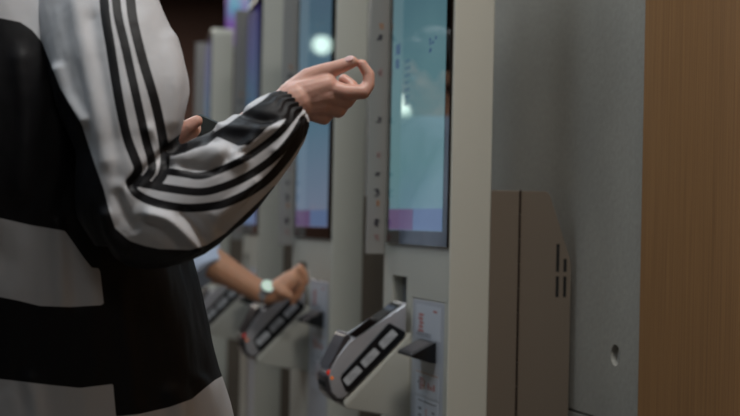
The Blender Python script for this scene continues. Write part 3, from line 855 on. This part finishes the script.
# right sleeve
def tube_px(bm, st, seg=36):
    """st: (x, y, Y, half width in picture units, depth half axis in metres)"""
    pts = [P(x, y, Y) for x, y, Y, _, _ in st]; keys_ = []
    for i, (x, y, Y, r, dz) in enumerate(st):
        t = (pts[min(i + 1, len(pts) - 1)] - pts[max(i - 1, 0)]).normalized()
        dep = Vector((0, 1, 0)); a = t.cross(dep).normalized(); b = a.cross(t).normalized()
        keys_.append((pts[i], a * (r * Y / F), b * dz))
    tube_loft(bm, smooth_loft(keys_, 6, seg))
bm = bmesh.new()
tube_px(bm, [(74, -58, 1.97, 44, .050), (84, -30, 1.94, 58, .062), (96, 10, 1.91, 62, .064), (110, 55, 1.885, 66, .066), (124, 98, 1.87, 66.5, .067), (126, 130, 1.865, 57, .067), (128, 152, 1.865, 51, .067), (130, 180, 1.86, 53, .066), (132, 212, 1.86, 54, .062), (136, 242, 1.86, 42, .05)])
tube_px(bm, [(110, 224, 1.86, 34, .045), (126, 221, 1.86, 48, .058), (150, 216, 1.86, 54, .064), (175, 206, 1.865, 55, .066), (198, 192, 1.87, 53, .066), (218, 180, 1.873, 50, .063), (240, 163, 1.88, 43, .057), (264, 138, 1.885, 37.5, .048), (280, 122, 1.89, 32, .039), (290, 111.5, 1.893, 25, .030), (296, 106.5, 1.895, 20, .025)])
sl = remeshed(link_bm('sleeve', bm, MT['jacket'], jk), 0.0024, 5)
me = sl.data; co = get_co(me); no = get_no(me); px = proj_np(co)
fl = [([(168, 148), (150, 166), (132, 184)], -.007, 5), ([(150, 214), (168, 219), (184, 232), (196, 244)], .009, 5.5), ([(140, 222), (160, 231), (176, 244)], -.005, 5), ([(184, 214), (196, 226), (204, 238)], -.005, 5),
      ([(176, 163), (192, 156), (208, 154), (226, 158), (240, 160)], .009, 8), ([(176, 150), (192, 146), (212, 140)], -.004, 6), ([(216, 168), (226, 160), (232, 150)], -.004, 4), ([(252, 146), (266, 136), (282, 126)], .005, 4), ([(204, 144), (222, 150), (238, 152)], .003, 6), ([(170, 166), (190, 168), (212, 170)], -.004, 4),
      ([(244, 148), (256, 136), (272, 126)], .006, 5), ([(228, 160), (250, 150), (270, 136)], -.004, 4), ([(240, 112), (256, 118), (272, 122)], -.005, 5), ([(222, 128), (240, 130), (258, 130)], .004, 5),
      ([(76, 0), (86, 60), (97, 110), (108, 160)], .004, 9), ([(92, 20), (102, 80), (112, 130), (118, 175)], -.003, 8), ([(108, 215), (112, 232), (124, 250)], .006, 7), ([(118, 195), (124, 212), (134, 228)], -.004, 5),
      ([(170, 40), (176, 80), (172, 120)], .004, 9), ([(60, 70), (68, 96), (84, 120)], .005, 6), ([(150, 130), (158, 148), (152, 168)], .004, 6),
      ([(215, 215), (236, 200), (254, 182)], .004, 6), ([(222, 232), (240, 214), (262, 190)], -.003, 5), ([(276, 150), (288, 136), (298, 124)], .004, 4)]
dsp = 1.3 * fold(co, no, px, fl) + cloth_noise(co, .0034, 11, 11, 6, 1.0) + cloth_noise(co, .0009, 40, 40, 18, 5.0)
# elastic gathers round the cuff
cuff = np.array(P(293, 108, 1.893)); axd = np.array((P(296, 105.5, 1.895) - P(270, 129, 1.885)).normalized())
rel = co - cuff; al = rel @ axd; perp = rel - al[:, None] * axd
e1 = np.array([0, 1, 0.]); e1 = e1 - (e1 @ axd) * axd; e1 /= np.linalg.norm(e1); e2 = np.cross(axd, e1)
ang = np.arctan2(perp @ e1, perp @ e2)
wgt = np.clip((al + .032) / .03, 0, 1)
dsp = dsp * (1 - .7 * wgt) + wgt * .0017 * np.sin(ang * 19 + 2 * np.sin(al * 200))
co2 = co + no * dsp[:, None]; set_co(me, co2); px = proj_np(co2)
S_dark = [(-300, 10), (0, 18), (20, 22), (32, 30), (42, 42), (60, 88), (82, 125), (95, 165), (104, 190), (109, 210), (115, 228), (130, 241), (145, 246), (160, 249), (190, 250), (207, 245), (225, 233.5), (243, 216.5), (260, 200.5), (274, 186), (290, 200), (360, 300), (-300, 330)]
S_cuff = [(211, 133.5), (216, 131), (228, 124), (246, 111), (262, 101), (272, 92), (292, 88), (305, 104), (301, 113), (290, 117), (279, 121), (268, 127), (259, 136), (249, 145), (238, 146), (227, 141), (218, 137)]
S_fold = [(162, 155), (167, 144), (180, 134), (200, 130), (214, 130), (217, 137), (207, 145), (196, 148), (184, 153), (174, 156)]
st = [([(104, -80), (104, 0), (111, 50), (119, 100), (127, 137), (134, 156), (138, 167), (136, 175), (130, 182)], 4.7),
      ([(116, -80), (116, 0), (126, 50), (137, 100), (146, 140), (151, 158), (151.5, 170), (145, 179), (135, 184)], 4.4),
      ([(130, -80), (130.5, 0), (140, 50), (154.5, 100), (162, 135), (165, 158), (163, 174), (157, 182)], 4.8),
      ([(169, 171.5), (185, 174), (199, 176), (215, 172), (242, 160), (262, 147), (279, 133), (291, 119), (297, 112)], 3.6),
      ([(133, 182), (150, 185), (168, 188.5), (199, 192), (220, 188), (242, 179), (262, 167), (279, 153), (292, 138), (303, 120)], 4.1),
      ([(131, 186), (137, 194), (152, 201.5), (170, 206), (189, 208), (210, 206.5), (226, 203), (248, 193), (268, 179), (285, 160), (298, 141), (307, 126)], 4.3)]
d = np.maximum.reduce([signed(px, S_dark), signed(px, S_cuff), signed(px, S_fold)] + [w_ - seg_dist(px, catmull(pts, 5)) for pts, w_ in st])
set_dye(me, d)
# left sleeve
bm = bmesh.new()
def ring3(c, t, r1, r2):
    t = t.normalized(); a = t.cross(Vector((0, 1, 0))).normalized(); return (c, a * r1, a.cross(t).normalized() * r2)
a_, b_, c_ = sh_l + Vector((0, 0, .02)), el_l, wr_l
tube_loft(bm, smooth_loft([ring3(a_ + Vector((0, 0, .03)), b_ - a_, .05, .05), ring3(a_.lerp(b_, .3), b_ - a_, .075, .07), ring3(a_.lerp(b_, .8), b_ - a_, .072, .07), ring3(b_ + Vector((0, 0, -.03)), b_ - a_, .05, .05)], 6, 32))
fa = (c_ - b_)
tube_loft(bm, smooth_loft([ring3(b_ - fa * .1, fa, .045, .045), ring3(b_.lerp(c_, .15), fa, .066, .066), ring3(b_.lerp(c_, .6), fa, .056, .056), ring3(b_.lerp(c_, .92), fa, .036, .036), ring3(c_, fa, .03, .03)], 6, 32))
s2 = remeshed(link_bm('sleeve', bm, MT['jacket'], jk), 0.005, 5)
me = s2.data; co = get_co(me); set_co(me, co + get_no(me) * cloth_noise(co, .006, 14, 14, 8, 6.0)[:, None]); co = get_co(me)
tt = (co - np.array(b_)) @ np.array(fa.normalized()) / fa.length
set_dye(me, np.where((np.linalg.norm(co - np.array(c_), axis=1) < .05), 1.0, -1.0))
# stand collar
bm = bmesh.new()
nb = B(-.005, 0, 1.485)
rgs = [[nb + fd * math.cos(2 * PI * i / 32) * r + sd * math.sin(2 * PI * i / 32) * r * 1.05 + Vector((0, 0, z)) for i in range(32)] for z, r in ((-.03, .085), (0, .076), (.03, .073), (.045, .074), (.045, .066), (.0, .066), (-.03, .07))]
tube_loft(bm, rgs + [rgs[0]], close=False); link_bm('collar', bm, mat('collar_knit_black', BLACK, .7), jk, smooth=True)
# trousers and shoes
def trousers(parent, Bf, m, rs=1.0, hip=.86, waist=.97, open_=.08):
    bm = bmesh.new()
    for s_ in (-1, 1):
        chain(bm, [(Bf(-.005, s_ * .075, hip + .02), .118 * rs), (Bf(0.0, s_ * .095, .48), .090 * rs), (Bf(-.02, s_ * .10, .13), .072 * rs)], seg=24)
    chain(bm, [(Bf(0, 0, hip + .03), .13 * rs), (Bf(0, 0, waist), .125 * rs)], seg=24)
    o = remeshed(link_bm('trousers', bm, m, parent), 0.008, 5)
    me = o.data; co = get_co(me); set_co(me, co + get_no(me) * cloth_noise(co, .008, 9, 9, 9, 2.0)[:, None]); return o
def shoes(parent, Bf):
    for s_ in (-1, 1):
        bm = bmesh.new(); chain(bm, [(Bf(-.04, s_ * .102, .052), .040), (Bf(.06, s_ * .108, .046), .036), (Bf(.15, s_ * .115, .036), .026)], seg=18); ellipsoid(bm, Bf(-.03, s_ * .102, .085), (.042, .042, .04))
        sh = remeshed(link_bm('shoe', bm, MT['shoe'], parent), 0.005, 4)
        bm = bmesh.new(); outl = [Bf(a, s_ * .105 + b, 0) for a, b in [(-.085, -.02), (-.085, .02), (-.04, .042), (.06, .046), (.13, .038), (.178, .014), (.178, -.012), (.12, -.032), (.06, -.038), (-.04, -.040)]]
        lo = [bm.verts.new(p + Vector((0, 0, .0))) for p in outl]; hi = [bm.verts.new(p + Vector((0, 0, .022))) for p in outl]
        n_ = len(lo); bm.faces.new(lo); bm.faces.new(hi[::-1])
        for i in range(n_): bm.faces.new((lo[i], hi[i], hi[(i + 1) % n_], lo[(i + 1) % n_]))
        link_bm('sole', bm, MT['sole'], sh)
trousers(p1, BL, MT['trouser'], .92, hip=.80, waist=.90); shoes(p1, BL)

# phone in the left hand
ph = empty('phone', (0, 0, 0), 0, 'dark green phone held in the lowered hand behind the striped sleeve', 'phone')
qa = P(212, 128, YP); 
ph.location = qa; ph.rotation_euler = (math.radians(-38), math.radians(20), math.radians(-35))
bm = bmesh.new(); bx(bm, -.036, .036, -.0045, .0045, -.118, .012, bev=.0035, seg=3); link_bm('phone_case', bm, MT['phone_case'], ph, smooth=False)
bm = bmesh.new(); bx(bm, -.033, .033, -.0052, -.0044, -.114, .008); link_bm('phone_screen', bm, MT['phone'], ph)

# ---------------- second person in the pale blue T-shirt, at the next terminal
p2 = empty('person', (0, 0, 0), 0, 'person in pale blue T-shirt and wristwatch reaching for the second kiosk terminal', 'person')
TC2 = Vector((-0.65, 3.90, 0)); yaw2 = math.radians(3)
fd2 = Vector((math.cos(yaw2), math.sin(yaw2), 0)); sd2 = Vector((math.sin(yaw2), -math.cos(yaw2), 0))
def B2(f_, s_, z): return TC2 + fd2 * f_ + sd2 * s_ + Vector((0, 0, z))
YE = 3.60
bm = bmesh.new()
px_chain(bm, [(196, 252, YE, .042), (215, 264, YE, .038), (240, 280, YE, .032), (262, 293, YE, .0265), (268, 294, YE, .0255)], **seg)
px_chain(bm, [(268, 294, YE, .025), (280, 290, YE + .01, .029), (291, 280, YE + .01, .024)], **seg)
for kx, (x, y, x2, y2, x3, y3) in enumerate(((300, 268, 305, 274, 306, 282), (298, 276, 303, 283, 302, 290), (295, 284, 300, 291, 298, 297), (290, 291, 295, 297, 293, 302))):
    px_chain(bm, [(285 - kx, 284 + kx * 2, YE + .02, .017), (x, y, YE + .01 + kx * .006, .0105), (x2, y2, YE + .01 + kx * .006, .009), (x3, y3, YE + .012 + kx * .006, .008)], **seg)
px_chain(bm, [(276, 288, YE - .01, .017), (284, 293, YE - .02, .012), (290, 296, YE - .018, .0095)], **seg)
h3 = remeshed(link_bm('hand', bm, MT['skin2']), 0.003, 3)
bm = bmesh.new()
for s_ in (-1, 1):
    chain(bm, [(B2(-.01, s_ * .08, .84), .095), (B2(0.0, s_ * .095, .47), .062), (B2(-.02, s_ * .10, .10), .040)])
    chain(bm, [(B2(-.02, s_ * .10, .07), .036), (B2(.11, s_ * .11, .035), .026)])
    chain(bm, [(B2(.0, s_ * .05, 1.18), .080), (B2(.0, s_ * .13, 1.24), .042)])
chain(bm, [(B2(0, 0, .88), .12), (B2(.01, 0, 1.03), .105), (B2(.01, 0, 1.18), .12), (B2(0, 0, 1.25), .07), (B2(.0, 0, 1.37), .05)])
e2_ = P(188, 247, YE + .01)
chain(bm, [(B2(0, .13, 1.24), .040), (B2(.03, .16, 1.18), .042), (e2_, .042), (P(215, 264, YE), .037)])
hl = B2(.10, -.20, 1.0)
chain(bm, [(B2(0, -.13, 1.24), .040), (B2(.0, -.19, 1.02), .038), (B2(.16, -.16, .92), .028), (B2(.22, -.15, .90), .026), (B2(.28, -.15, .88), .016)])
for kx in range(4): chain(bm, [(B2(.25, -.165 + kx * .014, .895), .012), (B2(.31, -.17 + kx * .018, .88), .009), (B2(.325, -.17 + kx * .018, .86), .008)])
T2, q2 = head_geo(bm, B2(.02, 0, 1.46), yaw2, 0.25, .98)
core = remeshed(link_bm('core', bm, MT['skin2']), 0.006, 5)
join_bodies('body', [core, h3], p2, MT['skin2'])
face_parts(T2, q2, p2, .98, longhair=False)
bm = bmesh.new()
rr_ = [(1.350, .066, .072), (1.335, .080, .115), (1.305, .098, .165), (1.25, .118, .198), (1.12, .135, .195), (.98, .145, .198), (.86, .16, .215), (.78, .165, .225)]
tube_loft(bm, smooth_loft([(B2(.0, 0, z), fd2 * a, sd2 * b) for z, a, b in rr_], 5, 40))
a_ = B2(.0, .14, 1.27); b2_ = P(210, 274, YE - .01)
tube_loft(bm, smooth_loft([ring3(a_, b2_ - a_, .055, .055), ring3(a_.lerp(b2_, .35), b2_ - a_, .068, .068), ring3(a_.lerp(b2_, .75), b2_ - a_, .066, .066), ring3(P(208, 274, YE - .01), b2_ - a_, .054, .060)], 5, 32))
l0, l1 = B2(0, -.14, 1.27), B2(0, -.19, 1.06)
tube_loft(bm, smooth_loft([ring3(l0, l1 - l0, .055, .055), ring3(l0.lerp(l1, .5), l1 - l0, .068, .068), ring3(l1, l1 - l0, .068, .068)], 5, 32))
ts = remeshed(link_bm('t_shirt', bm, MT['shirt'], p2), 0.006, 5)
me = ts.data; co = get_co(me); set_co(me, co + get_no(me) * cloth_noise(co, .008, 9, 9, 6, 12.0)[:, None])
trousers(p2, B2, MT['jean'], .98, hip=.84, waist=.93); shoes(p2, B2)
# wristwatch
wt = bpy.data.objects.new('wristwatch', None); COL.objects.link(wt); wt.parent = p2
wc = P(264, 293, YE); fdw = (P(268, 296, YE) - P(240, 280, YE)).normalized()
bm = bmesh.new(); qd = fdw.to_track_quat('Z', 'Y')
rg = [[wc + qd @ Vector((math.cos(2 * PI * i / 28) * r, math.sin(2 * PI * i / 28) * r, z)) for i in range(28)] for z, r in ((-.009, .0245), (-.009, .027), (.009, .0265), (.009, .024))]
tube_loft(bm, rg + [rg[0]], close=False); link_bm('watch_strap', bm, MT['silver'], wt, smooth=False)
bm = bmesh.new(); upv = (-Vector((0, 1, 0)) * .75 + Vector((0.25, 0, .6))).normalized(); upv = (upv - fdw * upv.dot(fdw)).normalized()
q_ = upv.to_track_quat('Z', 'Y')
for r_, h0, h1 in ((.018, .023, .033),):
    ra = [[wc + upv * h + q_ @ Vector((math.cos(2 * PI * i / 28) * r_, math.sin(2 * PI * i / 28) * r_, 0)) for i in range(28)] for h in (h0, h1)]
    tube_loft(bm, ra)
wf = link_bm('watch_case', bm, MT['silver'], wt)
bm = bmesh.new(); ra = [[wc + upv * h + q_ @ Vector((math.cos(2 * PI * i / 28) * .0155, math.sin(2 * PI * i / 28) * .0155, 0)) for i in range(28)] for h in (.0328, .0338)]
tube_loft(bm, ra); link_bm('watch_dial', bm, MT['watch_face'], wt)

# ------------------------------------------------------------------ ceiling lights
def ceiling_light(x, y, sx, sy, power, colr, label, rz=0):
    e = empty('ceiling_light', (x, y, 3.0), rz, label, 'ceiling light', 'ceiling light panels above the queue')
    bm = bmesh.new(); bx(bm, -sx / 2 - .02, sx / 2 + .02, -sy / 2 - .02, sy / 2 + .02, -.045, 0, bev=.004); link_bm('light_frame', bm, MT['black'], e)
    em = mat('light_diffuser', srgb(230, 230, 225), .5, emis=colr, estr=1.2)
    bm = bmesh.new(); bx(bm, -sx / 2, sx / 2, -sy / 2, sy / 2, -.048, -.0455); link_bm('diffuser', bm, em, e)
    ld = bpy.data.lights.new('panel_light', 'AREA'); ld.shape = 'RECTANGLE'; ld.size = sx; ld.size_y = sy; ld.energy = power; ld.color = colr[:3]
    lo = bpy.data.objects.new('panel_light', ld); COL.objects.link(lo); lo.location = (0, 0, -.052); lo.parent = e
    return lo
ceiling_light(0.20, 1.30, .6, .5, 27, (1, .98, .95, 1), 'small ceiling light panel nearest the oak panel, out of frame')
ceiling_light(0.35, -1.2, .9, .6, 9, (1, .98, .94, 1), 'added wide fill light panel behind the camera, out of frame')  # unseen extra panel, added to fill the faces turned to the camera
ceiling_light(-1.6, 1.9, 1.2, 1.2, 10, (.74, .88, 1, 1), 'large cool ceiling light panel left of the striped jacket, out of frame')
ceiling_light(-0.72, 3.1, .6, .6, 9, (.78, .90, 1, 1), 'added small rim light panel over the nearest kiosk front, out of frame')  # unseen panel added to rim the sleeve and light the kiosk fronts
ceiling_light(-1.5, 4.9, .6, .6, 24, (.93, .97, 1, 1), 'square ceiling light panel over the middle kiosks, out of frame')
ceiling_light(-3.0, 10.0, .6, .6, 170, (1, .9, .8, 1), 'added square light panel brightening the dark back wall, out of frame')  # unseen panel added only to lift the brown background
